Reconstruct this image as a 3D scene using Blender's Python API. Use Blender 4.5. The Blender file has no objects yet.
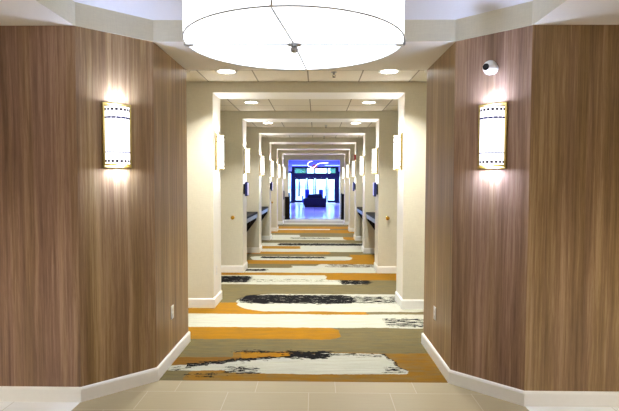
import bpy, bmesh, math, random
from mathutils import Vector, Matrix
random.seed(4)
C = bpy.context.scene.collection
PI = math.pi

# light levels
PEND, PEND2, SCON, SCON2 = 1.7, 2.1, 1.5, 2.0
LAMP1, LAMP2, DOWN, DOWN0, LOBBY, SKY, EXPO, HALL_FILL = 4.2, 3.6, 13.5, 27, 170, 5.5, .42, 25
DCOL = (1, .985, .94)
PAL = {'must': (132, 96, 32), 'oliv': (110, 99, 68), 'oran': (150, 106, 24), 'crea': (174, 174, 160), 'brow': (116, 84, 34),
       'blac': (22, 21, 22), 'brwn': (76, 62, 46), 'grey': (146, 144, 138)}

# ---------------------------------------------------------------- node helpers
def new_mat(name):
    m = bpy.data.materials.new(name); m.use_nodes = True
    nt = m.node_tree; nt.nodes.clear()
    out = nt.nodes.new('ShaderNodeOutputMaterial')
    b = nt.nodes.new('ShaderNodeBsdfPrincipled')
    nt.links.new(b.outputs[0], out.inputs[0])
    return m, nt, b

def lin(c):
    f = lambda v: v/12.92 if v <= .04045 else ((v+.055)/1.055)**2.4
    return (f(c[0]/255), f(c[1]/255), f(c[2]/255), 1)

def nd(nt, t, **k):
    n = nt.nodes.new(t)
    for a, v in k.items(): setattr(n, a, v)
    return n

def mth(nt, op, a, b=None, c=None, clamp=False):
    n = nd(nt, 'ShaderNodeMath', operation=op, use_clamp=clamp)
    for i, v in enumerate((a, b, c)):
        if v is None: continue
        if isinstance(v, (int, float)): n.inputs[i].default_value = v
        else: nt.links.new(v, n.inputs[i])
    return n.outputs[0]

def vm(nt, op, a, b=None):
    n = nd(nt, 'ShaderNodeVectorMath', operation=op)
    for i, v in enumerate((a, b)):
        if v is None: continue
        if isinstance(v, (tuple, list)): n.inputs[i].default_value = v
        else: nt.links.new(v, n.inputs[i])
    return n.outputs['Value'] if op == 'LENGTH' else n.outputs[0]

def mixc(nt, f, a, b):
    n = nd(nt, 'ShaderNodeMix', data_type='RGBA')
    for sock, v in ((n.inputs[0], f), (n.inputs[6], a), (n.inputs[7], b)):
        if isinstance(v, (tuple, list, float, int)): sock.default_value = v
        else: nt.links.new(v, sock)
    return n.outputs[2]

def noise(nt, vec, scale, detail=3, rough=.5, out='Fac'):
    n = nd(nt, 'ShaderNodeTexNoise'); n.inputs['Scale'].default_value = scale
    n.inputs['Detail'].default_value = detail; n.inputs['Roughness'].default_value = rough
    nt.links.new(vec, n.inputs['Vector']); return n.outputs[out]

def ramp(nt, f, stops):
    n = nd(nt, 'ShaderNodeValToRGB'); nt.links.new(f, n.inputs[0]); cr = n.color_ramp
    while len(cr.elements) < len(stops): cr.elements.new(.5)
    for e, (p, c) in zip(cr.elements, stops): e.position = p; e.color = c
    return n.outputs[0]

def bump(nt, b, h, strength=.2, dist=.002):
    n = nd(nt, 'ShaderNodeBump'); n.inputs['Strength'].default_value = strength
    n.inputs['Distance'].default_value = dist
    nt.links.new(h, n.inputs['Height']); nt.links.new(n.outputs[0], b.inputs['Normal'])

def wpos(nt): return nd(nt, 'ShaderNodeNewGeometry').outputs['Position']
def opos(nt): return nd(nt, 'ShaderNodeTexCoord').outputs['Object']

def plain(name, col, rough=.5, metal=0, var=.06, sc=30, spec=None):
    m, nt, b = new_mat(name); c = lin(col)
    n = noise(nt, opos(nt), sc)
    d = tuple(min(1, v*(1-var)) for v in c[:3])+(1,); e = tuple(min(1, v*(1+var)) for v in c[:3])+(1,)
    nt.links.new(mixc(nt, n, d, e), b.inputs['Base Color'])
    b.inputs['Roughness'].default_value = rough; b.inputs['Metallic'].default_value = metal
    if spec is not None: b.inputs['Specular IOR Level'].default_value = spec
    return m

def emit(name, col, s):
    m, nt, b = new_mat(name)
    b.inputs['Base Color'].default_value = (.8, .8, .8, 1)
    b.inputs['Emission Color'].default_value = (col[0], col[1], col[2], 1)
    b.inputs['Emission Strength'].default_value = s
    return m

M = {}
# wood veneer: vertical grain running up the wall
def wood(name, lo, mid, hi, seed=0):
    m, nt, b = new_mat(name); p = vm(nt, 'ADD', wpos(nt), (seed, seed*1.7, seed))
    wob = noise(nt, vm(nt, 'MULTIPLY', p, (6, 6, 1.6)), 1, 2, .5, 'Color')
    p = vm(nt, 'ADD', p, vm(nt, 'MULTIPLY', vm(nt, 'SUBTRACT', wob, (.5, .5, .5)), (.02, .02, .3)))
    n1 = noise(nt, vm(nt, 'MULTIPLY', p, (6, 6, .22)), 1, 3, .5)
    n2 = noise(nt, vm(nt, 'MULTIPLY', p, (28, 28, .8)), 1, 3, .6)
    n3 = noise(nt, vm(nt, 'MULTIPLY', p, (120, 120, 2.4)), 1, 4, .65)
    n4 = noise(nt, vm(nt, 'MULTIPLY', p, (420, 420, 16)), 1, 2, .6)
    s = mth(nt, 'ADD', mth(nt, 'MULTIPLY', n1, .30), mth(nt, 'ADD', mth(nt, 'MULTIPLY', n2, .36),
            mth(nt, 'ADD', mth(nt, 'MULTIPLY', n3, .24), mth(nt, 'MULTIPLY', n4, .10))))
    ca = ramp(nt, s, [(.32, lin(lo)), (.5, lin(mid)), (.68, lin(hi))])
    l, mm, g = lin(lo), lin(mid), lin(hi)
    cb = ramp(nt, s, [(.32, (l[0], l[1]*.95, l[2]*1.12, 1)), (.5, (mm[0], mm[1]*.97, mm[2]*1.14, 1)), (.68, (g[0], g[1]*.98, g[2]*1.1, 1))])
    hue = noise(nt, vm(nt, 'MULTIPLY', vm(nt, 'ADD', p, (7.3, 2.1, 0)), (9, 9, .2)), 1, 3, .6)
    col = mixc(nt, ramp(nt, hue, [(.4, (0, 0, 0, 1)), (.6, (1, 1, 1, 1))]), ca, cb)
    nt.links.new(col, b.inputs['Base Color'])
    b.inputs['Roughness'].default_value = .42; b.inputs['Specular IOR Level'].default_value = .35
    bump(nt, b, n3, .15, .0006)
    return m

def wallpaper(name, col):
    m, nt, b = new_mat(name); p = wpos(nt)
    h = noise(nt, vm(nt, 'MULTIPLY', p, (14, 14, 210)), 1, 3, .6)
    v = noise(nt, vm(nt, 'MULTIPLY', p, (210, 210, 14)), 1, 3, .6)
    s = mth(nt, 'MULTIPLY_ADD', h, .5, mth(nt, 'MULTIPLY', v, .5))
    c = lin(col)
    a = tuple(x*.93 for x in c[:3])+(1,); d = tuple(min(1, x*1.05) for x in c[:3])+(1,)
    nt.links.new(ramp(nt, s, [(.35, a), (.65, d)]), b.inputs['Base Color'])
    b.inputs['Roughness'].default_value = .7; b.inputs['Specular IOR Level'].default_value = .25
    bump(nt, b, s, .2, .0006)
    return m

def ceiling_tile(name, col):
    m, nt, b = new_mat(name); p = opos(nt)
    sx = nd(nt, 'ShaderNodeSeparateXYZ'); nt.links.new(p, sx.inputs[0])
    def line(v):
        f = mth(nt, 'FRACT', mth(nt, 'ADD', mth(nt, 'DIVIDE', v, .61), 50.5))
        d = mth(nt, 'ABSOLUTE', mth(nt, 'SUBTRACT', f, .5))
        return mth(nt, 'LESS_THAN', d, .0125)
    g = mth(nt, 'MAXIMUM', line(sx.outputs[0]), line(sx.outputs[1]))
    sp = noise(nt, p, 220, 3, .7)
    c = lin(col)
    base = ramp(nt, sp, [(.3, tuple(x*.86 for x in c[:3])+(1,)), (.55, c)])
    nt.links.new(mixc(nt, g, base, lin((150, 142, 126))), b.inputs['Base Color'])
    b.inputs['Roughness'].default_value = .9; b.inputs['Specular IOR Level'].default_value = .1
    return m

def plank_tile(name, col, grout, w, h, x0, y0, shift, gw=.003, rough=.35, var=.12, rows=True):
    m, nt, b = new_mat(name); p = wpos(nt)
    sx = nd(nt, 'ShaderNodeSeparateXYZ'); nt.links.new(p, sx.inputs[0])
    ry = mth(nt, 'DIVIDE', mth(nt, 'SUBTRACT', sx.outputs[1], y0), h)
    row = mth(nt, 'FLOOR', ry)
    rx = mth(nt, 'DIVIDE', mth(nt, 'SUBTRACT', sx.outputs[0], mth(nt, 'MULTIPLY_ADD', row, shift, x0)), w)
    cx = mth(nt, 'FLOOR', rx)
    def edge(f, size):
        f = mth(nt, 'FRACT', f); d = mth(nt, 'MINIMUM', f, mth(nt, 'SUBTRACT', 1, f))
        return mth(nt, 'LESS_THAN', d, gw/size)
    g = mth(nt, 'MAXIMUM', edge(rx, w), edge(ry, h))
    cb = nd(nt, 'ShaderNodeCombineXYZ'); nt.links.new(cx, cb.inputs[0]); nt.links.new(row, cb.inputs[1])
    wn = nd(nt, 'ShaderNodeTexWhiteNoise'); nt.links.new(cb.outputs[0], wn.inputs['Vector'])
    grain = noise(nt, vm(nt, 'ADD', vm(nt, 'MULTIPLY', p, (5, 60, 1)), vm(nt, 'MULTIPLY', cb.outputs[0], (3.1, 7.7, 0))), 1, 4, .6)
    s = mth(nt, 'ADD', mth(nt, 'MULTIPLY', grain, .7), mth(nt, 'MULTIPLY', wn.outputs['Value'], .3))
    c = lin(col)
    a = tuple(x*(1-var) for x in c[:3])+(1,); d = tuple(min(1, x*(1+var)) for x in c[:3])+(1,)
    nt.links.new(mixc(nt, g, mixc(nt, s, a, d), lin(grout)), b.inputs['Base Color'])
    b.inputs['Roughness'].default_value = rough
    bump(nt, b, mth(nt, 'SUBTRACT', 1, g), .3, .001)
    return m

# ---------------------------------------------------------------- geometry helpers
def obj(name, bm, mats, parent=None, loc=(0, 0, 0), rz=0, smooth=False):
    me = bpy.data.meshes.new(name); bmesh.ops.recalc_face_normals(bm, faces=bm.faces[:])
    bm.to_mesh(me); bm.free()
    for m in (mats if isinstance(mats, list) else [mats]): me.materials.append(m)
    if smooth:
        for p in me.polygons: p.use_smooth = True
        try: me.set_sharp_from_angle(angle=math.radians(35))
        except Exception: pass
    o = bpy.data.objects.new(name, me); C.objects.link(o)
    o.location = loc; o.rotation_euler = (0, 0, rz)
    if parent: o.parent = parent
    return o

def thing(name, label, cat, loc=(0, 0, 0), rz=0, group=None):
    o = bpy.data.objects.new(name, None); C.objects.link(o); o.empty_display_size = .1
    o.location = loc; o.rotation_euler = (0, 0, rz); o['label'] = label; o['category'] = cat
    if group: o['group'] = group
    return o

def tag(o, label, cat, group=None, kind=None):
    o['label'] = label; o['category'] = cat
    if group: o['group'] = group
    if kind: o['kind'] = kind
    return o

def struct(name, bm, mats, **k):
    o = obj(name, bm, mats, **k); o['kind'] = 'structure'; return o

def dup(root, loc, rz, label, group=None):
    r = root.copy(); C.objects.link(r); r.location = loc; r.rotation_euler = (0, 0, rz)
    r['label'] = label
    if group: r['group'] = group
    for ch in list(root.children):
        c = ch.copy(); C.objects.link(c); c.parent = r
        for g in list(ch.children):
            d = g.copy(); C.objects.link(d); d.parent = c
    return r

def box(bm, x0, x1, y0, y1, z0, z1, bev=0, seg=2, mi=0, mat=None):
    r = bmesh.ops.create_cube(bm, size=1)
    vs = r['verts']
    bmesh.ops.scale(bm, vec=(x1-x0, y1-y0, z1-z0), verts=vs)
    bmesh.ops.translate(bm, vec=((x0+x1)/2, (y0+y1)/2, (z0+z1)/2), verts=vs)
    fs = set(f for v in vs for f in v.link_faces)
    for f in fs: f.material_index = mi
    if bev:
        es = list(set(e for v in vs for e in v.link_edges))
        rr = bmesh.ops.bevel(bm, geom=es, offset=bev, segments=seg, affect='EDGES', profile=.5)
        vs = list(set(v for f in rr['faces'] for v in f.verts) | set(v for v in vs if v.is_valid))
    if mat is not None: bmesh.ops.transform(bm, matrix=mat, verts=[v for v in vs if v.is_valid])

def prism(bm, pts, z0, z1, mi=0):
    n = len(pts)
    lo = [bm.verts.new((x, y, z0)) for x, y in pts]; hi = [bm.verts.new((x, y, z1)) for x, y in pts]
    fs = [bm.faces.new(lo[::-1]), bm.faces.new(hi)]
    for i in range(n): fs.append(bm.faces.new((lo[i], lo[(i+1) % n], hi[(i+1) % n], hi[i])))
    for f in fs: f.material_index = mi
    return fs

def lathe(bm, prof, seg=32, mat=None, mi=0):
    rings = []
    for r, z in prof:
        if r < 1e-6: rings.append([bm.verts.new((0, 0, z))])
        else: rings.append([bm.verts.new((r*math.cos(2*PI*k/seg), r*math.sin(2*PI*k/seg), z)) for k in range(seg)])
    for a, b in zip(rings, rings[1:]):
        for k in range(seg):
            q = [a[k % len(a)], a[(k+1) % len(a)], b[(k+1) % len(b)], b[k % len(b)]]
            u = []
            for v in q:
                if v not in u: u.append(v)
            if len(u) > 2: bm.faces.new(u).material_index = mi
    if mat is not None: bmesh.ops.transform(bm, matrix=mat, verts=[v for r in rings for v in r])

def tube(bm, pts, r, seg=8, closed=False):
    pts = [Vector(p) for p in pts]; rings = []; n = len(pts)
    for i, p in enumerate(pts):
        if closed: t = pts[(i+1) % n]-pts[i-1]
        else: t = pts[min(i+1, n-1)]-pts[max(i-1, 0)]
        t.normalize(); a = Vector((0, 0, 1)) if abs(t.z) < .9 else Vector((1, 0, 0))
        u = t.cross(a).normalized(); v = t.cross(u)
        rr = r[i] if isinstance(r, (list, tuple)) else r
        rings.append([bm.verts.new(p+u*rr*math.cos(2*PI*k/seg)+v*rr*math.sin(2*PI*k/seg)) for k in range(seg)])
    for i in range(n if closed else n-1):
        a, b = rings[i], rings[(i+1) % n]
        for k in range(seg): bm.faces.new((a[k], a[(k+1) % seg], b[(k+1) % seg], b[k]))
    if not closed: bm.faces.new(rings[0][::-1]); bm.faces.new(rings[-1])

def sweep_board(bm, pts, th, h):
    """a moulded board following a plan polyline; the board's face lies th to the left of the travel direction"""
    P = [Vector((x, y)) for x, y in pts]; n = len(P)
    def off(d):
        res = []
        for i in range(n):
            ds = []
            if i > 0: ds.append((P[i]-P[i-1]).normalized())
            if i < n-1: ds.append((P[i+1]-P[i]).normalized())
            ns = [Vector((-q.y, q.x)) for q in ds]
            m = sum(ns, Vector((0, 0)))/len(ns); m = m/(m.length**2) if m.length > .01 else ns[0]
            res.append(P[i]+m*d)
        return res
    prof = [(0, 0), (th, 0), (th, h-.018), (th*.75, h-.006), (th*.35, h), (0, h)]
    lines = [[bm.verts.new((q.x, q.y, z)) for q in off(d)] for d, z in prof]
    k = len(lines)
    for i in range(k):
        a, b = lines[i], lines[(i+1) % k]
        for j in range(n-1): bm.faces.new((a[j], a[j+1], b[j+1], b[j]))
    bm.faces.new([l[0] for l in lines]); bm.faces.new([l[-1] for l in lines][::-1])
# ---------------------------------------------------------------- materials
M['wood'] = wood('wood_veneer_olive', (84, 64, 38), (146, 118, 80), (200, 173, 129))
M['wood_grey'] = wood('wood_veneer_greyish', (84, 62, 46), (146, 117, 90), (200, 170, 139), 3.7)
M['paper'] = wallpaper('linen_wallpaper', (216, 211, 192))
M['fascia'] = wallpaper('fascia_wallpaper', (204, 198, 176))
M['paint'] = plain('white_paint', (240, 236, 226), .45, var=.02)
M['soffit'] = plain('soffit_plaster', (226, 220, 210), .85, var=.02, spec=.1)
M['cove'] = plain('cove_plaster', (218, 218, 224), .85, var=.02, spec=.1)
M['base'] = plain('baseboard_paint', (246, 247, 244), .4, var=.02)
M['ctile'] = ceiling_tile('ceiling_tile', (226, 218, 202))
M['tile'] = plank_tile('beige_plank_tile', (166, 154, 124), (188, 180, 158), .6, .3, -1.15, 3.31, .2, .0025, .4)
M['wtile'] = plank_tile('white_floor_tile', (240, 243, 246), (196, 192, 184), .6, .6, 1.564, 2.83, 0, .002, .25, .04)
M['ltile'] = plank_tile('lobby_floor_tile', (236, 236, 242), (200, 200, 210), .6, .6, 0, 21.7, 0, .004, .12, .03)
M['brass'] = plain('brass', (206, 184, 112), .3, 1, .06)
M['brass_knob'] = plain('polished_brass', (206, 160, 60), .25, 1, .08)
M['steel'] = plain('brushed_steel', (170, 172, 176), .35, 1, .05)
M['white'] = plain('white_plastic', (238, 238, 236), .35, var=.02)
M['black'] = plain('black_gloss', (12, 13, 18), .12, var=.1)
M['granite'] = plain('dark_granite', (14, 13, 17), .6, var=.4, sc=240, spec=.12)
M['laminate'] = plain('grey_laminate', (112, 110, 110), .3, var=.05)
M['espresso'] = plain('espresso_wood', (22, 12, 10), .5, var=.25, sc=18, spec=.2)
M['frame'] = plain('dark_bronze_frame', (12, 12, 44), .5, var=.1, spec=.2)
M['navy'] = plain('navy_plastic', (28, 40, 110), .3, var=.05)
M['lwall'] = plain('lobby_wall_paint', (214, 214, 228), .7, var=.03)
M['lceil'] = plain('lobby_ceiling_blue_cast', (112, 112, 232), .8, var=.03)  # the lobby's blue light cast is put into this ceiling colour
M['sofa'] = plain('dark_upholstery', (22, 20, 46), .8, var=.2)
M['chairblue'] = plain('blue_upholstery', (44, 60, 170), .75, var=.15)
M['red'] = plain('red_plastic', (205, 40, 36), .4, var=.05)
M['rib'] = plain('shade_wire', (204, 209, 218), .6)
M['dash'] = plain('violet_etched_band', (44, 34, 120), .6, var=.3, spec=.1)
M['dash_brown'] = plain('bronze_etched_band', (70, 56, 60), .6, var=.3, spec=.1)
M['pave'] = plain('pale_pavement', (205, 208, 210), .85, var=.08, sc=3)
M['bark'] = plain('bark', (84, 72, 60), .9, var=.25)
M['leaf'] = plain('foliage', (70, 120, 78), .8, var=.45, sc=9)
M['glow_pendant'] = emit('pendant_fabric_glow', (.86, .91, 1), PEND)
M['glow_pendant_low'] = emit('pendant_diffuser_glow', (.92, .95, 1), PEND2)
M['glow_sconce'] = emit('sconce_acrylic_glow', (.84, .86, 1), SCON)
M['glow_sconce_warm'] = emit('sconce_acrylic_glow_warm', (1, .985, .95), SCON2)
M['glow_down'] = emit('downlight_lens_glow', (1, .96, .9), 14)
M['glow_lobby'] = emit('lobby_panel_glow', (.3, .5, 1), 3)
M['glow_neon'] = emit('light_ribbon_glow', (.9, .85, 1), 2.5)
M['screen'] = emit('tablet_screen', (.45, .45, 1), .55)
M['screenblue'] = emit('tablet_screen_blue', (.08, .12, .9), .5)

m, nt, b = new_mat('window_glass'); nt.nodes.remove(b)
tr = nd(nt, 'ShaderNodeBsdfTransparent'); tr.inputs[0].default_value = (.9, .96, 1, 1)
gl = nd(nt, 'ShaderNodeBsdfGlossy'); gl.inputs['Roughness'].default_value = .02
mx = nd(nt, 'ShaderNodeMixShader'); mx.inputs[0].default_value = .06
nt.links.new(tr.outputs[0], mx.inputs[1]); nt.links.new(gl.outputs[0], mx.inputs[2])
nt.links.new(mx.outputs[0], [n for n in nt.nodes if n.type == 'OUTPUT_MATERIAL'][0].inputs[0])
M['glass'] = m

# patterned carpet: (x0, x1, y0, y1, colour, corner roundness, mode) in metres, later entries woven over earlier ones
BANDS = [
(-3.00,3.00,3.79,4.50,'must',0.00,'s'),
(-1.23,-0.93,3.79,4.07,'oliv',0.30,'s'),
(-3.00,-0.65,4.32,4.88,'oliv',0.00,'s'),
(-0.69,1.14,4.48,5.29,'oliv',0.00,'s'),
(-1.18,-0.54,4.15,4.34,'brow',0.20,'s'),
(-0.58,-0.04,4.32,4.51,'oran',0.20,'s'),
(-1.18,0.78,4.03,4.40,'crea',0.35,'diag'),
(-0.64,0.89,3.98,4.46,'crea',0.30,'diag'),
(-1.01,-0.13,4.25,4.38,'blac',0.20,'slant'),
(-0.64,-0.04,4.48,4.52,'blac',0.00,'b'),
(-0.15,0.25,4.33,4.50,'blac',0.50,'b'),
(0.23,0.73,4.40,4.45,'blac',0.00,'b2'),
(0.67,0.83,4.03,4.15,'blac',0.00,'b2'),
(-1.13,-0.95,4.05,4.09,'blac',0.00,'b2'),
(-0.65,-0.39,3.97,4.11,'blac',0.30,'b2'),
(-0.94,-0.71,3.90,3.97,'blac',0.30,'b2'),
(-3.00,0.37,4.86,5.27,'oran',0.95,'s'),
(-3.00,3.00,5.27,5.82,'crea',0.00,'s'),
(0.88,1.50,5.33,5.65,'blac',0.50,'b2'),
(-3.00,0.72,5.81,6.26,'oran',0.10,'s'),
(0.69,3.00,5.83,6.26,'oliv',0.00,'s'),
(-3.00,3.00,6.26,7.58,'oliv',0.00,'s'),
(-1.35,-0.58,5.96,6.37,'oran',0.30,'s'),
(-0.94,1.72,5.94,6.89,'crea',1.00,'s'),
(-0.92,0.62,6.33,6.83,'blac',0.80,'b'),
(0.5,1.25,6.38,6.76,'blac',0.60,'b2'),
(-3.00,0.94,7.54,8.33,'crea',0.80,'s'),
(0.85,3.00,7.51,7.90,'oliv',0.00,'s'),
(-1.61,-0.96,7.67,8.22,'blac',0.30,'b'),
(-0.95,0.48,7.74,7.98,'blac',0.30,'b3'),
(0.48,0.96,7.58,8.02,'blac',0.40,'b'),
(-3.00,0.34,8.30,8.56,'oran',0.00,'s'),
(0.25,3.00,7.90,8.58,'oran',0.20,'s'),
(-3.00,1.19,8.54,9.25,'crea',0.00,'s'),
(0.14,1.21,8.62,9.66,'crea',0.60,'s'),
(-1.34,-0.79,8.68,8.90,'blac',0.40,'b'),
(0.33,1.24,9.11,9.50,'brwn',0.30,'b2'),
(-3.00,-0.34,9.01,9.85,'oliv',0.30,'s'),
(1.20,3.00,8.59,9.48,'oliv',0.00,'s'),
(-3.00,3.00,9.48,9.95,'oran',0.00,'s'),
(0.60,3.00,9.72,10.75,'oran',0.50,'s'),
(-1.27,0.85,9.94,10.49,'crea',0.80,'s'),
(-1.03,0.29,10.19,10.41,'blac',0.30,'b'),
(-3.00,0.83,10.46,10.83,'oliv',0.00,'s'),
(-3.00,0.41,10.80,11.20,'oran',0.50,'s'),
(0.41,3.00,10.80,11.20,'oliv',0.00,'s'),
(-3.00,3.00,11.18,11.70,'crea',0.00,'s'),
(-3.00,-0.29,11.68,12.22,'oran',0.40,'s'),
(-0.29,3.00,11.68,12.22,'crea',0.00,'s'),
(-3.00,3.00,12.18,12.84,'crea',0.00,'s'),
(-0.87,1.29,12.30,12.77,'blac',0.40,'b'),
(-3.00,3.00,12.84,13.57,'oliv',0.00,'s'),
(-3.00,0.91,13.52,14.28,'crea',0.00,'s'),
(-0.64,0.49,13.82,14.12,'blac',0.30,'b2'),
(0.87,3.00,13.57,14.70,'oran',0.20,'s'),
(-3.00,3.00,14.28,15.44,'oliv',0.00,'s'),
(-3.00,-0.38,14.28,14.84,'crea',0.20,'s'),
(-3.00,3.00,15.44,16.51,'oran',0.00,'s'),
(-3.00,0.57,16.47,16.83,'crea',0.00,'s'),
(0.57,3.00,16.47,16.83,'oliv',0.00,'s'),
(-3.00,3.00,16.83,17.73,'oran',0.00,'s'),
(-3.00,3.00,17.73,18.69,'oliv',0.00,'s'),
(-3.00,3.00,18.69,19.50,'crea',0.00,'s'),
(-3.00,3.00,19.50,20.27,'grey',0.00,'s'),
(-3.00,3.00,20.27,21.53,'crea',0.00,'s'),
(0.6,0.95,4.06,4.48,'blac',0.00,'edge'),

]
def carpet():
    m, nt, b = new_mat('patterned_carpet'); P = wpos(nt)
    flat = vm(nt, 'MULTIPLY', P, (1, 1, 0))
    nz = noise(nt, vm(nt, 'MULTIPLY', flat, (2.2, 5, 0)), 1, 2, .5, 'Color')
    nf = noise(nt, vm(nt, 'MULTIPLY', flat, (16, 34, 0)), 1, 3, .6, 'Color')
    d1 = vm(nt, 'MULTIPLY', vm(nt, 'SUBTRACT', nz, (.5, .5, .5)), (.16, .07, 0))
    d2 = vm(nt, 'MULTIPLY', vm(nt, 'SUBTRACT', nf, (.5, .5, .5)), (.06, .035, 0))
    q = vm(nt, 'ADD', vm(nt, 'ADD', flat, d1), d2)
    d3 = vm(nt, 'MULTIPLY', vm(nt, 'SUBTRACT', nf, (.5, .5, .5)), (.25, .22, 0))
    qj = vm(nt, 'ADD', q, d3)
    sx = nd(nt, 'ShaderNodeSeparateXYZ'); nt.links.new(q, sx.inputs[0])
    sj = nd(nt, 'ShaderNodeSeparateXYZ'); nt.links.new(qj, sj.inputs[0])
    stroke = noise(nt, vm(nt, 'MULTIPLY', flat, (7, 34, 0)), 1, 4, .7)
    b1 = mth(nt, 'GREATER_THAN', stroke, .385); b2 = mth(nt, 'GREATER_THAN', stroke, .49); b3 = mth(nt, 'GREATER_THAN', stroke, .56)
    pal = {k: lin(v) for k, v in PAL.items()}
    mot = ramp(nt, noise(nt, vm(nt, 'MULTIPLY', flat, (5, 13, 0)), 1, 5, .7), [(.42, (0, 0, 0, 1)), (.66, (.7, .7, .7, 1))])
    pal['must'] = mixc(nt, mot, pal['must'], pal['oliv'])
    pal['oran'] = mixc(nt, mot, pal['oran'], lin((132, 98, 40)))
    pal['oliv'] = mixc(nt, mot, pal['oliv'], lin((96, 92, 72)))
    # soft tone variation inside the yarn
    tv = noise(nt, vm(nt, 'MULTIPLY', flat, (3, 45, 0)), 1, 4, .7)
    pile = noise(nt, vm(nt, 'MULTIPLY', flat, (90, 260, 0)), 1, 2, .6)
    col = pal['oliv']
    for x0, x1, y0, y1, c, rd, mode in BANDS:
        hx, hy = (x1-x0)/2, (y1-y0)/2; cx, cy = (x0+x1)/2, (y0+y1)/2
        r = max(.006, rd*hy)
        src = qj if mode in ('b', 'b2', 'b3') else q
        v = vm(nt, 'ABSOLUTE', vm(nt, 'SUBTRACT', src, (cx, cy, 0)))
        v = vm(nt, 'MAXIMUM', vm(nt, 'SUBTRACT', v, (hx-r, hy-r, 0)), (0, 0, 0))
        k = mth(nt, 'LESS_THAN', vm(nt, 'LENGTH', v), r)
        if mode == 'b': k = mth(nt, 'MULTIPLY', k, b1)
        if mode == 'b2': k = mth(nt, 'MULTIPLY', k, b2)
        if mode == 'b3': k = mth(nt, 'MULTIPLY', k, b3)
        if mode == 'diag':   # slanted right-hand end
            h = mth(nt, 'LESS_THAN', mth(nt, 'MULTIPLY_ADD', sx.outputs[1], .34, sx.outputs[0]), .70+.34*4.47)
            k = mth(nt, 'MULTIPLY', k, h)
            # slanting upper left edge
            h = mth(nt, 'LESS_THAN', mth(nt, 'MULTIPLY_ADD', sx.outputs[0], -.24, sx.outputs[1]), 4.41)
            k = mth(nt, 'MULTIPLY', k, h)
        if mode == 'slant':
            u = mth(nt, 'MULTIPLY_ADD', sj.outputs[0], -.26, sj.outputs[1])
            k = mth(nt, 'MULTIPLY', mth(nt, 'LESS_THAN', mth(nt, 'ABSOLUTE', mth(nt, 'SUBTRACT', u, 4.415)), .038),
                    mth(nt, 'LESS_THAN', mth(nt, 'ABSOLUTE', mth(nt, 'SUBTRACT', sx.outputs[0], -.54)), .47))
            k = mth(nt, 'MULTIPLY', k, b1)
        if mode == 'edge':
            u = mth(nt, 'MULTIPLY_ADD', sx.outputs[1], .34, sx.outputs[0])
            k = mth(nt, 'MULTIPLY', mth(nt, 'LESS_THAN', mth(nt, 'ABSOLUTE', mth(nt, 'SUBTRACT', u, .70+.34*4.47)), .014),
                    mth(nt, 'LESS_THAN', mth(nt, 'ABSOLUTE', mth(nt, 'SUBTRACT', sx.outputs[1], 4.27)), .2))
            k = mth(nt, 'MULTIPLY', k, mth(nt, 'GREATER_THAN', mth(nt, 'FRACT', mth(nt, 'MULTIPLY', sx.outputs[1], 26)), .35))
        col = mixc(nt, k, col, pal[c])
    hs = nd(nt, 'ShaderNodeHueSaturation'); nt.links.new(col, hs.inputs['Color'])
    nt.links.new(mth(nt, 'ADD', mth(nt, 'MULTIPLY', tv, .8), mth(nt, 'MULTIPLY_ADD', pile, .5, .35)), hs.inputs['Value'])
    nt.links.new(hs.outputs[0], b.inputs['Base Color'])
    b.inputs['Roughness'].default_value = .95; b.inputs['Specular IOR Level'].default_value = .05
    bump(nt, b, pile, .4, .003)
    return m
M['carpet'] = carpet()

# ---------------------------------------------------------------- setting
W = 1.172; HC = 2.79; HS = 2.631; BX = 1.75
P1 = (1.564, 3.43); P2 = (1.151, 3.814); P3 = (1.146, 4.765)
ARCH = [6.09, 8.54, 10.97, 13.45, 15.93, 18.60]; AT = .48
END = 21.7; RX = 4.0; BACK = -1.6; CVY = 2.42

bm = bmesh.new()
prism(bm, [(-P1[0], BACK), (P1[0], BACK), (P1[0], P1[1]), (P2[0], P2[1]), (-P2[0], P2[1]), (-P1[0], P1[1])], -.1, 0)
struct('floor', bm, M['tile'])
for s in (-1, 1):
    bm = bmesh.new(); box(bm, min(s*P1[0], s*RX), max(s*P1[0], s*RX), BACK, P1[1], -.1, 0)
    struct('floor', bm, M['wtile'])
bm = bmesh.new()
prism(bm, [(-P2[0], P2[1]), (P2[0], P2[1]), (P3[0], P3[1]), (BX, P3[1]), (BX, END), (-BX, END), (-BX, P3[1]), (-P3[0], P3[1])], -.1, 0)
struct('floor', bm, M['carpet'])

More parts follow.
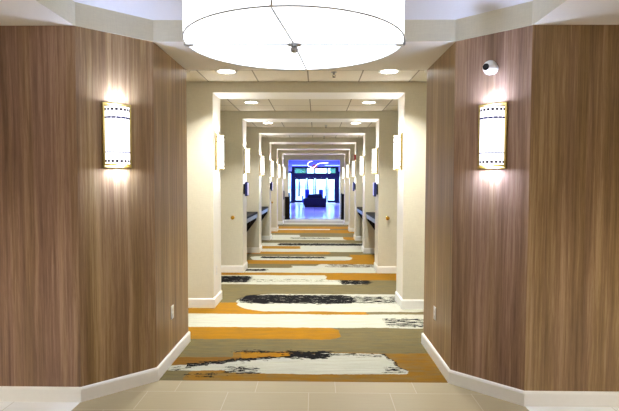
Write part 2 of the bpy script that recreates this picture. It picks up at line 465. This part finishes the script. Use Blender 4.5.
for s, side in ((-1, 'left'), (1, 'right')):
    pts = [(s*RX, P1[1]), (s*P1[0], P1[1]), (s*P2[0], P2[1]), (s*P3[0], P3[1]), (s*(BX+.15), P3[1]), (s*(BX+.15), 3.75), (s*RX, 3.75)]
    bm = bmesh.new(); fs = prism(bm, pts, 0, HS)
    # book-matched veneer sheets: each panel's tone differs a little
    for i, f in enumerate(fs[2:]): f.material_index = {-1: (1, 0, 0), 1: (0, 1, 0)}[s][i] if i < 3 else 0
    struct('wall_'+side, bm, [M['wood'], M['wood_grey']])
    path = [(s*(BX), P3[1]), (s*P3[0], P3[1]), (s*P2[0], P2[1]), (s*P1[0], P1[1]), (s*RX, P1[1])]
    if s > 0: path = path[::-1]
    bm = bmesh.new(); sweep_board(bm, path, .016, .105)
    struct('baseboard_'+side, bm, M['base'])
    # long corridor side wall behind the arches
    bm = bmesh.new(); box(bm, min(s*BX, s*(BX+.15)), max(s*BX, s*(BX+.15)), P3[1], END+.35, 0, HC)
    struct('wall_'+side, bm, M['paper'])
    bm = bmesh.new(); path = [(s*BX, P3[1]), (s*BX, END)]
    if s < 0: path = path[::-1]
    sweep_board(bm, path, .014, .12); struct('baseboard_'+side, bm, M['base'])
    # entrance hall side wall
    bm = bmesh.new(); box(bm, min(s*RX, s*(RX+.15)), max(s*RX, s*(RX+.15)), BACK, 3.75, 0, HS)
    struct('wall_'+side, bm, M['wood'])
bm = bmesh.new(); box(bm, -RX-.15, RX+.15, BACK-.15, BACK, 0, HS); struct('wall_back', bm, M['wood'])

# lowered plaster soffit round the raised cove
oct_ = [(P1[0], P1[1]), (P2[0], P2[1]), (-P2[0], P2[1]), (-P1[0], P1[1]),
        (-P1[0], 2*CVY-P1[1]), (-P2[0], 2*CVY-P2[1]), (P2[0], 2*CVY-P2[1]), (P1[0], 2*CVY-P1[1])]
bm = bmesh.new()
box(bm, -P2[0]-.05, P2[0]+.05, P2[1], P3[1], HS, HC+.01)
for s in (-1, 1):
    prism(bm, [(s*P1[0], oct_[7][1]), (s*RX, oct_[7][1]), (s*RX, P1[1]+.001), (s*P1[0], P1[1]+.001)][::s], HS, HC+.01)
    prism(bm, [(s*P1[0], P1[1]), (s*RX, P1[1]), (s*RX, 4.9), (s*P2[0], 4.9), (s*P2[0], P2[1])][::s], HS+.0005, HC+.01)
    prism(bm, [(s*P1[0], oct_[7][1]), (s*P2[0], oct_[6][1]), (s*P2[0], BACK), (s*RX, BACK), (s*RX, oct_[7][1])][::s], HS, HC+.01)
box(bm, -P2[0], P2[0], BACK, oct_[6][1], HS, HC+.01)
struct('ceiling', bm, M['soffit'])
# wallpapered upstand of the cove, a thin lining a hair inside the soffit's edge
bm = bmesh.new()
n = len(oct_); cc = Vector((0, CVY))
inn = [((Vector(p)-cc)*.9965+cc) for p in oct_]
for i in range(n):
    j = (i+1) % n
    prism(bm, [tuple(inn[i]), tuple(inn[j]), oct_[j], oct_[i]], HS-.002, HC)
struct('trim_1', bm, M['fascia'])
bm = bmesh.new(); box(bm, -P1[0]-.1, P1[0]+.1, oct_[6][1]-.1, P2[1]+.1, HC, HC+.06)
struct('ceiling', bm, M['cove'])

# tiled ceilings of the entrance bay and of the bays between the arches
edges = [(P3[1], ARCH[0])]+[(a+AT, b) for a, b in zip(ARCH, ARCH[1:])]+[(ARCH[-1]+AT, END)]
for y0, y1 in edges:
    bm = bmesh.new(); box(bm, -BX-.1, BX+.1, y0-y1, 0, 0, .06)
    struct('ceiling', bm, M['ctile'], loc=(0, y1, HC))

def arch(y, th=AT, W=W, top=2.66):
    bm = bmesh.new()
    pts = [(-BX, 0), (-W, 0), (-W, top), (W, top), (W, 0), (BX, 0), (BX, HC+.05), (-BX, HC+.05)]
    f = [bm.verts.new((x, y, z)) for x, z in pts]; g = [bm.verts.new((x, y+th, z)) for x, z in pts]
    bm.faces.new(f); bm.faces.new(g[::-1])
    for i in range(8):
        q = bm.faces.new((f[i], g[i], g[(i+1) % 8], f[(i+1) % 8]))
        if i in (1, 2, 3): q.material_index = 1
    struct('wall_arch', bm, [M['paper'], M['paint']])
    for s, side in ((-1, 'left'), (1, 'right')):
        path = [(s*W, y+th), (s*W, y), (s*BX, y)]
        if s > 0: path = path[::-1]
        bm = bmesh.new(); sweep_board(bm, path, .014, .12); struct('baseboard_'+side, bm, M['base'])
for y in ARCH: arch(y)
arch(END, .3, 1.13, 2.575)

# ---------------------------------------------------------------- lobby beyond the last arch
LX = 4.6; LY = 39.3; LH = 2.9
bm = bmesh.new(); box(bm, -LX, LX, END, LY, -.1, 0); struct('floor', bm, M['ltile'])
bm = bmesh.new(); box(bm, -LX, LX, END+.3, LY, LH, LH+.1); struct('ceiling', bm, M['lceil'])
for s, side in ((-1, 'left'), (1, 'right')):
    bm = bmesh.new(); box(bm, min(s*LX, s*(LX+.15)), max(s*LX, s*(LX+.15)), END, LY+.2, 0, LH+.1)
    struct('wall_'+side, bm, M['lwall'])
    bm = bmesh.new(); box(bm, min(s*BX, s*LX), max(s*BX, s*LX), END+.1, END+.3, 0, LH)
    struct('wall_front', bm, M['lwall'])
    # side glazing beside the entrance doors
    x0, x1 = (1.85, LX)
    a, b2 = min(s*x0, s*x1), max(s*x0, s*x1)
    w = struct('window_%d' % (1 if s < 0 else 2), (lambda q: (box(q, a, b2, LY, LY+.12, 0, .12), box(q, a, b2, LY, LY+.12, 2.35, 2.5),
        box(q, a, a+.07, LY, LY+.12, .12, 2.35), box(q, b2-.07, b2, LY, LY+.12, .12, 2.35),
        box(q, (a+b2)/2-.03, (a+b2)/2+.03, LY+.01, LY+.11, .12, 2.35), q)[-1])(bmesh.new()), M['frame'])
    q = bmesh.new(); box(q, a+.07, b2-.07, LY+.05, LY+.06, .12, 2.35)
    p = obj('pane', q, M['glass'], parent=w); p['kind'] = 'structure'
    bm = bmesh.new(); box(bm, a, b2, LY, LY+.15, 2.5, LH+.1); struct('wall_front', bm, M['lwall'])
bm = bmesh.new(); box(bm, -1.85, 1.85, LY, LY+.15, 2.86, LH+.1); struct('wall_front', bm, M['lwall'])

# dark framed entrance doors with transom lights
bm = bmesh.new()
for a, b2 in ((-1.85, -1.62), (1.6, 1.85)): box(bm, a, b2, LY-.02, LY+.14, 0, 2.86, .01)
box(bm, -1.62, 1.6, LY-.02, LY+.14, 2.74, 2.86, .01)
d = struct('door_1', bm, M['frame'])
q = bmesh.new(); box(q, -1.62, 1.6, LY-.10, LY+.16, 1.96, 2.36, .012); p = obj('header', q, M['frame'], d); p['kind'] = 'structure'
for x in (-.70, -.03, .95):
    q = bmesh.new(); box(q, x-.06, x+.06, LY, LY+.1, 2.36, 2.74); p = obj('transom_bar', q, M['frame'], d); p['kind'] = 'structure'
q = bmesh.new(); box(q, -1.62, 1.6, LY+.045, LY+.055, 2.36, 2.74); p = obj('transom_pane', q, M['glass'], d); p['kind'] = 'structure'
for k, (a, b2, t) in enumerate(((-1.62, -.68, .08), (-.64, -.04, .1), (0, .93, .09), (.97, 1.6, .07))):
    q = bmesh.new()
    box(q, a, a+t, LY, LY+.06, .02, 1.958, .005); box(q, b2-t, b2, LY, LY+.06, .02, 1.958, .005)
    box(q, a+t, b2-t, LY, LY+.06, .02, .2, .005); box(q, a+t, b2-t, LY, LY+.06, 1.86, 1.958, .005)
    lf = obj('door_leaf', q, M['frame'], d); lf['kind'] = 'structure'
    q = bmesh.new(); box(q, a+t, b2-t, LY+.026, LY+.034, .2, 1.86)
    p = obj('pane', q, M['glass'], lf); p['kind'] = 'structure'
    q = bmesh.new(); hx = b2-.12 if k % 2 == 0 else a+.12
    tube(q, [(hx, LY-.01, .9), (hx, LY-.06, .93), (hx, LY-.06, 1.27), (hx, LY-.01, 1.3)], .014)
    p = obj('door_handle', q, M['steel'], lf); p['kind'] = 'structure'

# outdoors
bm = bmesh.new(); box(bm, -60, 60, LY+.2, 140, -.2, -.02); struct('ground', bm, M['pave'])
def tree(x, y, h, r, label):
    t = thing('street_tree', label, 'tree', (x, y, -.02), 0, 'trees outside the entrance')
    q = bmesh.new(); tube(q, [(0, 0, 0), (.03, 0, h*.3), (-.04, .03, h*.55)], [.13, .1, .06]); obj('trunk', q, M['bark'], t, smooth=True)
    q = bmesh.new()
    for k in range(26):
        a = random.uniform(0, 2*PI); rr = r*random.uniform(0, .75); zz = h*random.uniform(.48, .95)
        s = r*random.uniform(.28, .5)
        bmesh.ops.create_icosphere(q, subdivisions=2, radius=s, matrix=Matrix.Translation((rr*math.cos(a), rr*math.sin(a), zz)))
    for v in q.verts: v.co += Vector((random.uniform(-1, 1), random.uniform(-1, 1), random.uniform(-1, 1)))*.07
    obj('crown', q, M['leaf'], t)
tree(-2.0, 60, 5.0, 1.1, 'leafy tree outside the entrance doors, seen through the leftmost pane')
tree(3.2, 74, 5.2, 1.4, 'leafy tree outside the entrance doors, seen through the right-hand panes')

# ---------------------------------------------------------------- pendant
def pendant():
    R, z0, z1 = .521, 2.222, 2.66
    t = thing('drum_pendant', 'large white fabric drum pendant light glowing under the raised ceiling', 'ceiling light', (-.008, CVY, z0))
    H = z1-z0
    q = bmesh.new(); lathe(q, [(R, 0), (R, H), (R-.004, H), (R-.004, 0), (R, 0)], 96); obj('shade', q, M['glow_pendant'], t, smooth=True)
    q = bmesh.new(); lathe(q, [(0, .006), (R-.012, .006), (R-.012, .012), (0, .012)], 96); obj('diffuser', q, M['glow_pendant_low'], t, smooth=True)
    for z in (.0, H):
        q = bmesh.new(); tube(q, [((R+.001)*math.cos(a*PI/48), (R+.001)*math.sin(a*PI/48), z) for a in range(96)], .0035, 6, True)
        obj('rim_wire', q, M['rib'], t, smooth=True)
    q = bmesh.new()
    a = math.radians(4)
    tube(q, [(R*math.sin(-a-.06), -R*math.cos(a), .001), (0, 0, .001)], .005, 6)
    tube(q, [(0, 0, .001), (R*math.sin(a+.02), R*math.cos(a), .001)], .005, 6)
    obj('seam_wire', q, M['rib'], t)
    q = bmesh.new(); box(q, -R*.06-.036, -R*.06-.028, -R-.0015, -R+.003, .0, H); obj('shade_seam', q, M['rib'], t)
    q = bmesh.new(); box(q, -R, R, -.005, .005, -.003, .003); obj('cross_bar', q, M['rib'], t)
    q = bmesh.new(); lathe(q, [(0, -.042), (.016, -.036), (.02, -.022), (.012, -.01), (.034, -.003), (.034, .004), (0, .004)], 20)
    obj('finial', q, M['steel'], t, smooth=True)
    for s in (-1, 1):
        q = bmesh.new(); box(q, min(s*(R-.03), s*(R+.012)), max(s*(R-.03), s*(R+.012)), -.015, .015, -.006, .03, .003); obj('clip', q, M['steel'], t)
    for k in range(3):
        an = k*2*PI/3+.5
        q = bmesh.new(); tube(q, [((R-.01)*math.cos(an), (R-.01)*math.sin(an), H-.01), (.03*math.cos(an), .03*math.sin(an), HC-z0-.03)], .003, 6)
        obj('suspension_wire', q, M['steel'], t)
    q = bmesh.new(); lathe(q, [(0, HC-z0-.035), (.07, HC-z0-.03), (.075, HC-z0), (0, HC-z0)], 32); obj('canopy', q, M['white'], t, smooth=True)
pendant()

# ---------------------------------------------------------------- wall sconces (local front is -Y, origin at the sconce's centre on the wall)
def half(bm, w, d, z0, z1, th, a0=0, a1=PI, seg=20):
    """curved half-ellipse band"""
    L = []
    for k in range(seg+1):
        a = a0+(a1-a0)*k/seg
        L.append([bm.verts.new((rx*math.cos(a), -.012-ry*math.sin(a), z)) for rx, ry, z in ((w, d, z0), (w-th, d-th, z0), (w-th, d-th, z1), (w, d, z1))])
    for A, B in zip(L, L[1:]):
        for i in range(4): bm.faces.new((A[i], A[(i+1) % 4], B[(i+1) % 4], B[i]))
    bm.faces.new(L[0]); bm.faces.new(L[-1][::-1])

def sconce(glow, lampw, label, group, loc, rz):
    w, d, h = .088, .078, .2275
    t = thing('wall_sconce', label, 'wall light', loc, rz, group)
    q = bmesh.new(); box(q, -.1, .1, -.012, 0, -h, h, .003)
    obj('back_plate', q, M['brass'], t)
    q = bmesh.new()
    for s in (-1, 1): box(q, min(s*.089, s*.104), max(s*.089, s*.104), -.022, -.001, -h-.002, h+.002, .002)
    for s in (-1, 1): box(q, -.103, .103, -.022, -.001, s*h-.006, s*h+.006, .002)
    obj('frame', q, M['brass'], t)
    q = bmesh.new(); half(q, w, d, -.205, .205, .003); obj('diffuser', q, glow, t, smooth=True)
    for zz in (.21, -.214):
        q = bmesh.new(); half(q, w+.003, d+.003, zz-.004, zz+.004, .006); obj('rim_band', q, M['brass'], t, smooth=True)
    for zz, nn, wd in ((.184, 9, .62), (-.186, 9, .62), (.126, 8, .88), (-.122, 12, .6)):
        q = bmesh.new()
        for k in range(nn):
            a0 = PI*(k+.5-wd/2)/nn; half(q, w+.0015, d+.0015, zz-(.009 if nn == 9 else .0065 if nn == 8 else .005), zz+(.009 if nn == 9 else .0065 if nn == 8 else .005), .002, a0, a0+PI*wd/nn, 3)
        obj('etched_band', q, M['dash'] if nn != 9 else M['dash_brown'], t)
    for s, nm in ((1, 'up'), (-1, 'down')):
        ld = bpy.data.lights.new('sconce_lamp', 'AREA'); ld.shape = 'DISK'; ld.size = .1; ld.energy = lampw; ld.color = (.54, .66, 1) if glow is M['glow_sconce'] else (.98, .97, 1)
        lo = bpy.data.objects.new('lamp', ld); C.objects.link(lo); lo.parent = t; lo.location = (0, -.055, s*.212)
        lo.rotation_euler = (PI if s > 0 else 0, 0, 0)
    return t
G1 = 'brass sconces on the wood panels'; G2 = 'brass sconces inside the corridor arches'
pa = math.atan2(.681, .732)
def onpanel(s, f, z): return (s*(P1[0]+(P2[0]-P1[0])*f), P1[1]+(P2[1]-P1[1])*f, z)
s0 = sconce(M['glow_sconce'], LAMP1, 'brass-framed white sconce on the wood panel with no camera above it', G1, onpanel(-1, .49, 1.895), pa)
dup(s0, onpanel(1, .46, 1.895), -pa, 'brass-framed white sconce directly below the round security camera', G1)
ORD = ['first', 'second', 'third', 'fourth', 'fifth', 'sixth']
proto = None
for k, y in enumerate(ARCH):
    for s, side in ((-1, 'left'), (1, 'right')):
        lab = 'glowing curved sconce on the %s jamb of the %s corridor arch' % (side, ORD[k])
        loc = (s*W, y+.24, 1.95); rz = PI/2 if s < 0 else -PI/2
        if proto is None: proto = sconce(M['glow_sconce_warm'], LAMP2, lab, G2, loc, rz)
        else: dup(proto, loc, rz, lab, G2)

# ---------------------------------------------------------------- downlights
def downlight(loc, label, group, energy=None, col=None, spread=100):
    t = thing('recessed_downlight', label, 'ceiling light', loc, 0, group)
    q = bmesh.new(); lathe(q, [(.088, 0), (.12, 0), (.12, -.004), (.112, -.009), (.095, -.006), (.088, -.002), (.088, 0)], 32); obj('trim_ring', q, M['white'], t, smooth=True)
    q = bmesh.new(); lathe(q, [(0, -.002), (.0885, -.002), (.0885, -.0045), (0, -.0065)], 32); obj('lens', q, M['glow_down'], t, smooth=True)
    ld = bpy.data.lights.new('downlight_lamp', 'AREA'); ld.shape = 'DISK'; ld.size = .15; ld.energy = energy or DOWN; ld.color = col or DCOL; ld.spread = math.radians(spread)
    lo = bpy.data.objects.new('lamp', ld); C.objects.link(lo); lo.parent = t; lo.location = (0, 0, -.02)
    return t
G3 = 'recessed downlights along the corridor'
proto = None
for k, (y0, y1) in enumerate(edges):
    yy = {0: 5.53, 1: 7.62, 2: 10.22}.get(k, y1-.85)
    where = 'before the first arch' if k == 0 else ('between the %s and %s arches' % (ORD[k-1], ORD[k]) if k < 6 else 'just past the sixth arch')
    if k == 1: proto = None
    for s, side in ((-1, 'left'), (1, 'right')):
        lab = 'round white recessed downlight, the %s one %s' % (side, where)
        if proto is None: proto = downlight((s*.9, yy, HC), lab, G3, DOWN0 if k == 0 else None, None, 120 if k == 0 else 100)
        else: dup(proto, (s*.9, yy, HC), 0, lab, G3)

G5 = 'added fill downlights in the entrance hall soffit'
proto = None
for x, y, w_ in ((-2.75, 1.6, 'front left'), (2.75, 1.6, 'front right'), (-2.4, -.6, 'rear left'), (2.4, -.6, 'rear right')):  # out-of-view fill lamps, added to brighten the lower walls and floor
    lab = 'added warm recessed fill downlight in the low entrance hall soffit, %s corner' % w_
    if proto is None: proto = downlight((x, y, HS), lab, G5, HALL_FILL, (1, .92, .78), 122)
    else: dup(proto, (x, y, HS), 0, lab, G5)

# ---------------------------------------------------------------- sprinklers
proto = None
for x, y, lab in ((.292, 5.566, 'small sprinkler head in the ceiling tiles before the first arch'), (.3, 10.6, 'small sprinkler head between the second and third arches'),
                  (.3, 13.1, 'small sprinkler head between the third and fourth arches')):
    if proto is None:
        t = proto = thing('ceiling_sprinkler', lab, 'sprinkler', (x, y, HC), 0, 'ceiling sprinklers')
        q = bmesh.new(); lathe(q, [(0, .004), (.035, .004), (.033, -.005), (.012, -.008), (.01, -.03), (0, -.03)], 20); obj('escutcheon', q, M['steel'], t, smooth=True)
        q = bmesh.new(); tube(q, [(-.01, 0, -.028), (-.016, 0, -.04), (0, 0, -.055), (.016, 0, -.04), (.01, 0, -.028)], .003, 6)
        lathe(q, [(0, -.055), (.018, -.055), (.018, -.058), (0, -.058)], 16); obj('deflector', q, M['espresso'], t)
    else: dup(proto, (x, y, HC), 0, lab)

# ---------------------------------------------------------------- security camera
t = thing('security_camera', 'small white round security camera with a dark lens on the wood panel', 'camera', onpanel(1, .47, 2.376), -pa)
q = bmesh.new(); lathe(q, [(0, 0), (.036, 0), (.034, .012), (.02, .016), (.016, .03), (0, .03)], 24, Matrix.Rotation(PI/2, 4, 'X')); obj('mount', q, M['white'], t, smooth=True)
q = bmesh.new(); bmesh.ops.create_uvsphere(q, u_segments=32, v_segments=20, radius=.05, matrix=Matrix.Translation((0, -.062, 0))); obj('housing', q, M['white'], t, smooth=True)
dirv = Vector((-.19, -.98, -.02)).normalized()
rot = Vector((0, 0, 1)).rotation_difference(dirv).to_matrix().to_4x4()
q = bmesh.new(); lathe(q, [(.021, .038), (.024, .046), (.022, .0535), (.017, .055), (0, .050)], 28, Matrix.Translation((0, -.062, 0)) @ rot); obj('lens', q, M['black'], t, smooth=True)

# ---------------------------------------------------------------- wall plates
def wall_plate(loc, rz, lab, switch=False):
    t = thing('outlet_plate', lab, 'wall outlet', loc, rz, 'white wall plates')
    q = bmesh.new(); box(q, -.036, .036, -.006, 0, -.058, .058, .003); obj('cover', q, M['white'], t)
    for z in (-.021, .021):
        q = bmesh.new(); lathe(q, [(0, 0), (.016, 0), (.0155, .003), (0, .003)], 20, Matrix.Translation((0, -.006, z)) @ Matrix.Rotation(PI/2, 4, 'X')); obj('socket', q, M['paint'], t)
wall_plate((-1.148, 4.233, .434), PI/2, 'white outlet plate low on the left wood-clad passage wall')
wall_plate((1.148, 4.322, .417), -PI/2, 'white outlet plate low on the right wood-clad passage wall')
wall_plate((-W, 6.267, .443), PI/2, 'white outlet plate low on the left jamb of the first arch')

# ---------------------------------------------------------------- brass wall bumpers
def bumper(loc, lab):
    t = thing('wall_bumper', lab, 'door stop', loc, 0, 'brass wall bumpers')
    q = bmesh.new(); lathe(q, [(0, 0), (.034, 0), (.034, .006), (.028, .012), (.02, .014), (0, .014)], 28, Matrix.Rotation(PI/2, 4, 'X')); obj('rose', q, M['brass_knob'], t, smooth=True)
    q = bmesh.new(); lathe(q, [(.012, .012), (.013, .03), (.022, .038), (.022, .05), (.014, .057), (0, .058)], 24, Matrix.Rotation(PI/2, 4, 'X')); obj('knob', q, M['brass_knob'], t, smooth=True)
bumper((-1.349, 8.54, .955), 'round brass bumper on the left pier of the second arch')
bumper((1.333, 8.54, .955), 'round brass bumper on the right pier of the second arch')
bumper((-1.33, 15.93, .932), 'tiny brass bumper far off on the left pier of the fifth arch')

# ---------------------------------------------------------------- wall tablets
def tablet(loc, rz, lab, scr):
    t = thing('wall_tablet', lab, 'tablet', loc, rz, 'blue tablets on the arch jambs')
    q = bmesh.new(); box(q, -.05, .05, -.03, 0, -.09, .09, .004); obj('bracket', q, M['black'], t)
    q = bmesh.new(); box(q, -.085, .085, -.075, -.03, -.125, .125, .016, 3); obj('body', q, M['navy'], t, smooth=True)
    q = bmesh.new(); box(q, -.07, .07, -.0775, -.0745, -.105, .105, .001); obj('screen', q, scr, t)
for y, zc, o in ((8.54, 1.45, 'second'), (13.45, 1.47, 'fourth')):
    for s, side in ((-1, 'left'), (1, 'right')):
        tablet((s*W, y+.12, zc), PI/2 if s < 0 else -PI/2, 'small dark blue wall tablet on the %s jamb of the %s arch' % (side, o), M['screen'] if s < 0 else M['screenblue'])
t = thing('card_reader', 'narrow grey card reader on the left jamb of the sixth arch', 'card reader', (-W, ARCH[5]+.42, 1.1), PI/2)
q = bmesh.new(); box(q, -.05, .05, -.05, 0, -.17, .17, .01); obj('body', q, M['laminate'], t)
q = bmesh.new(); box(q, -.035, .035, -.053, -.049, -.02, .13, .002); obj('face', q, M['black'], t)

# red fire alarm
t = thing('fire_alarm', 'tiny red fire alarm on the right jamb of the fourth arch', 'fire alarm', (W, ARCH[3]+.05, 2.26), -PI/2)
q = bmesh.new(); box(q, -.04, .04, -.05, 0, -.07, .07, .008); obj('body', q, M['red'], t)
q = bmesh.new(); box(q, -.02, .02, -.06, -.048, -.025, .025, .004); obj('strobe_lens', q, M['white'], t)

# ---------------------------------------------------------------- built-in granite counters in the second and third bays
def counter(s, y0, y1, lab):
    t = thing('desk_counter', lab, 'counter', (s*BX, (y0+y1)/2, 0), 0, 'dark granite counters in the side bays')
    L = (y1-y0)/2-.003; xe = -s*(BX-1.20)
    f = lambda a, b2: (min(a, b2), max(a, b2))
    xa, xb = f(-s*.003, xe)
    q = bmesh.new(); box(q, xa, xb, -L, L, .88, .92, .004); obj('countertop', q, M['granite'], t)
    q = bmesh.new(); a, b2 = f(xe, xe+s*.022); box(q, a, b2, -L, L, .80, .879, .003); obj('apron', q, M['laminate'], t)
    q = bmesh.new(); a, b2 = f(-s*.003, -s*.022); box(q, a, b2, -L, L, .921, 1.02, .002); obj('backsplash', q, M['granite'], t)
    for yy in (-L+.05, 0, L-.05):
        q = bmesh.new(); pts = [(-s*.003, .16), (-s*.08, .16), (-s*.52, .74), (-s*.52, .879), (-s*.44, .879), (-s*.003, .30)]
        A = [q.verts.new((x, yy-.02, z)) for x, z in pts]; B = [q.verts.new((x, yy+.02, z)) for x, z in pts]
        q.faces.new(A); q.faces.new(B[::-1])
        for i in range(6): q.faces.new((A[i], A[(i+1) % 6], B[(i+1) % 6], B[i]))
        obj('bracket', q, M['espresso'], t)
for k in (1, 2):
    for s, side in ((-1, 'left'), (1, 'right')):
        counter(s, ARCH[k]+AT, ARCH[k+1], 'dark granite counter in the %s bay between the %s and %s arches' % (side, ORD[k], ORD[k+1]))

# ---------------------------------------------------------------- dark podiums at the corridor's end
def podium(x, s, lab, h):
    t = thing('podium', lab, 'podium', (x, END-.3, 0), 0, 'dark podiums at the corridor end')
    q = bmesh.new(); box(q, -.11, .11, -.2, .2, 0, .06, .004); obj('plinth', q, M['espresso'], t)
    q = bmesh.new(); box(q, -.1, .1, -.185, .185, .06, h, .004); obj('body', q, M['espresso'], t)
    q = bmesh.new(); a = -s*.075; box(q, a-.022, a+.022, -.19, .19, h, 1.13, .004); obj('end_panel', q, M['espresso'], t)
    q = bmesh.new(); box(q, -.11, .11, -.2, .2, h-.03, h, .004); obj('top', q, M['espresso'], t)
podium(-1.145, -1, 'dark brown podium at the left side of the corridor end', .97)
podium(1.27, 1, 'dark brown podium at the right side of the corridor end', 1.1)

# ---------------------------------------------------------------- lobby furniture
t = thing('banquette_sofa', 'dark upholstered banquette with a raised back in the middle of the lobby', 'sofa', (.02, 32.9, 0))
q = bmesh.new(); box(q, -.70, .70, -.45, .45, 0, .08, .01); obj('plinth', q, M['espresso'], t)
q = bmesh.new(); box(q, -.73, .73, -.48, .48, .08, .58, .05, 4); obj('seat', q, M['sofa'], t, smooth=True)
q = bmesh.new()
pr_ = [(-.55, .58), (-.42, .82), (.38, .86), (.55, .58)]
A = [q.verts.new((x, -.2, z)) for x, z in pr_]; B = [q.verts.new((x, .2, z)) for x, z in pr_]
q.faces.new(A); q.faces.new(B[::-1])
for i in range(4): q.faces.new((A[i], A[(i+1) % 4], B[(i+1) % 4], B[i]))
bmesh.ops.bevel(q, geom=q.edges[:], offset=.03, segments=3, affect='EDGES')
obj('backrest', q, M['sofa'], t, smooth=True)
def armchair(x, y, lab):
    t = thing('armchair', lab, 'chair', (x, y, 0), 0, 'blue high-backed armchairs in the lobby')
    q = bmesh.new(); box(q, -.3, .3, -.3, .3, .18, .45, .05, 3); obj('seat', q, M['chairblue'], t, smooth=True)
    q = bmesh.new(); box(q, -.15, .15, -.34, -.22, .45, 1.12, .06, 3); obj('backrest', q, M['chairblue'], t, smooth=True)
    for sx in (-1, 1):
        q = bmesh.new(); box(q, min(sx*.28, sx*.36), max(sx*.28, sx*.36), -.3, .28, .18, .66, .03, 3); obj('armrest', q, M['chairblue'], t, smooth=True)
        for sy in (-1, 1):
            q = bmesh.new(); tube(q, [(sx*.26, sy*.25, 0), (sx*.25, sy*.24, .19)], [.014, .022]); obj('leg', q, M['espresso'], t)
armchair(-.55, 35.2, 'blue high-backed armchair behind the left end of the lobby banquette')
armchair(.42, 35.2, 'blue high-backed armchair behind the right end of the lobby banquette')

t = thing('ribbon_chandelier', 'looping white ribbon light with a red centre hanging in the lobby', 'ceiling light', (0, 30, LH))
def px(x, y): return ((x-317.2)/495*30+.1, 0, 1.553+(185.2-y)/495*30-LH)
pts = [px(*a) for a in ((313, 163.2), (310, 163.8), (308.3, 165.5), (309, 167.6), (311.5, 169), (314, 169.6), (316, 168.3), (318, 166.3), (321, 165), (325, 164.7), (329, 164.6))]
fine = []
for i in range(len(pts)-1):
    p0, p1, p2, p3 = [Vector(pts[max(0, min(len(pts)-1, j))]) for j in (i-1, i, i+1, i+2)]
    for u in (0, .25, .5, .75):
        fine.append(.5*((2*p1)+(-p0+p2)*u+(2*p0-5*p1+4*p2-p3)*u*u+(-p0+3*p1-3*p2+p3)*u**3))
fine.append(Vector(pts[-1]))
for i, p in enumerate(fine): p.y = .35*math.sin(i*.22)
q = bmesh.new(); tube(q, fine, .02, 8); obj('ribbon', q, M['glow_neon'], t, smooth=True)
q = bmesh.new()
for k in range(9):
    a = k*2*PI/9; bmesh.ops.create_icosphere(q, subdivisions=2, radius=.075, matrix=Matrix.Translation((px(315.5, 168)[0]+.1*math.cos(a), .1+.06*math.sin(2*a), px(315.5, 168.4)[2]+.07*math.sin(a))))
obj('centrepiece', q, M['red'], t, smooth=True)
for i in (0, len(fine)//2, len(fine)-1):
    q = bmesh.new(); tube(q, [fine[i], Vector((fine[i].x, fine[i].y, 0))], .004, 6); obj('suspension_wire', q, M['steel'], t)

proto = None
for k, (x, y, lab) in enumerate(((-1.1, 36.5, 'blue-white ceiling light panel over the left half of the lobby doors'), (1.3, 36.5, 'blue-white ceiling light panel over the right half of the lobby doors'),
                                 (-2.6, 27, 'blue-white ceiling light panel to the left at the lobby\'s near end'), (2.6, 27, 'blue-white ceiling light panel to the right at the lobby\'s near end'))):
    if proto is None:
        t = proto = thing('light_panel', lab, 'ceiling light', (x, y, LH), 0, 'blue light panels in the lobby ceiling')
        q = bmesh.new(); box(q, -.62, .62, -.32, .32, -.02, 0, .003); obj('frame', q, M['white'], t)
        q = bmesh.new(); box(q, -.58, .58, -.28, .28, -.024, -.019); obj('diffuser', q, M['glow_lobby'], t)
        ld = bpy.data.lights.new('panel_lamp', 'AREA'); ld.shape = 'RECTANGLE'; ld.size = 1.1; ld.size_y = .5; ld.energy = LOBBY; ld.color = (.32, .34, 1)
        lo = bpy.data.objects.new('lamp', ld); C.objects.link(lo); lo.parent = t; lo.location = (0, 0, -.03)
    else: dup(proto, (x, y, LH), 0, lab)

# ---------------------------------------------------------------- daylight
w = bpy.data.worlds.new('World'); bpy.context.scene.world = w; w.use_nodes = True
nt = w.node_tree; nt.nodes.clear()
bg = nd(nt, 'ShaderNodeBackground'); wo = nd(nt, 'ShaderNodeOutputWorld'); nt.links.new(bg.outputs[0], wo.inputs[0])
tc = nd(nt, 'ShaderNodeTexCoord'); cl = noise(nt, vm(nt, 'MULTIPLY', tc.outputs['Generated'], (3, 3, 8)), 1, 4, .6)
nt.links.new(ramp(nt, cl, [(.4, (.12, .35, 1, 1)), (.6, (.6, .85, 1, 1))]), bg.inputs[0])
bg.inputs[1].default_value = SKY

# ---------------------------------------------------------------- camera
y, t_, r = [math.radians(v) for v in (.791, 2.564, .17)]
fwd = Vector((-math.sin(y)*math.cos(t_), math.cos(y)*math.cos(t_), -math.sin(t_)))
rt = Vector((math.cos(y), math.sin(y), 0)); up = rt.cross(fwd)
rt, up = rt*math.cos(r)+up*math.sin(r), up*math.cos(r)-rt*math.sin(r)
cd = bpy.data.cameras.new('camera'); cam = bpy.data.objects.new('camera', cd); C.objects.link(cam)
mw = Matrix((rt, up, -fwd)).transposed().to_4x4(); mw.translation = (.101, 0, 1.553)
cam.matrix_world = mw
cd.sensor_fit = 'HORIZONTAL'; cd.sensor_width = 36; cd.lens = 495/619*36; cd.clip_start = .05; cd.clip_end = 300
sc = bpy.context.scene; sc.camera = cam
sc.view_settings.view_transform = 'Standard'; sc.view_settings.look = 'None'; sc.view_settings.gamma = 1
sc.view_settings.use_curve_mapping = False; sc.view_settings.exposure = EXPO
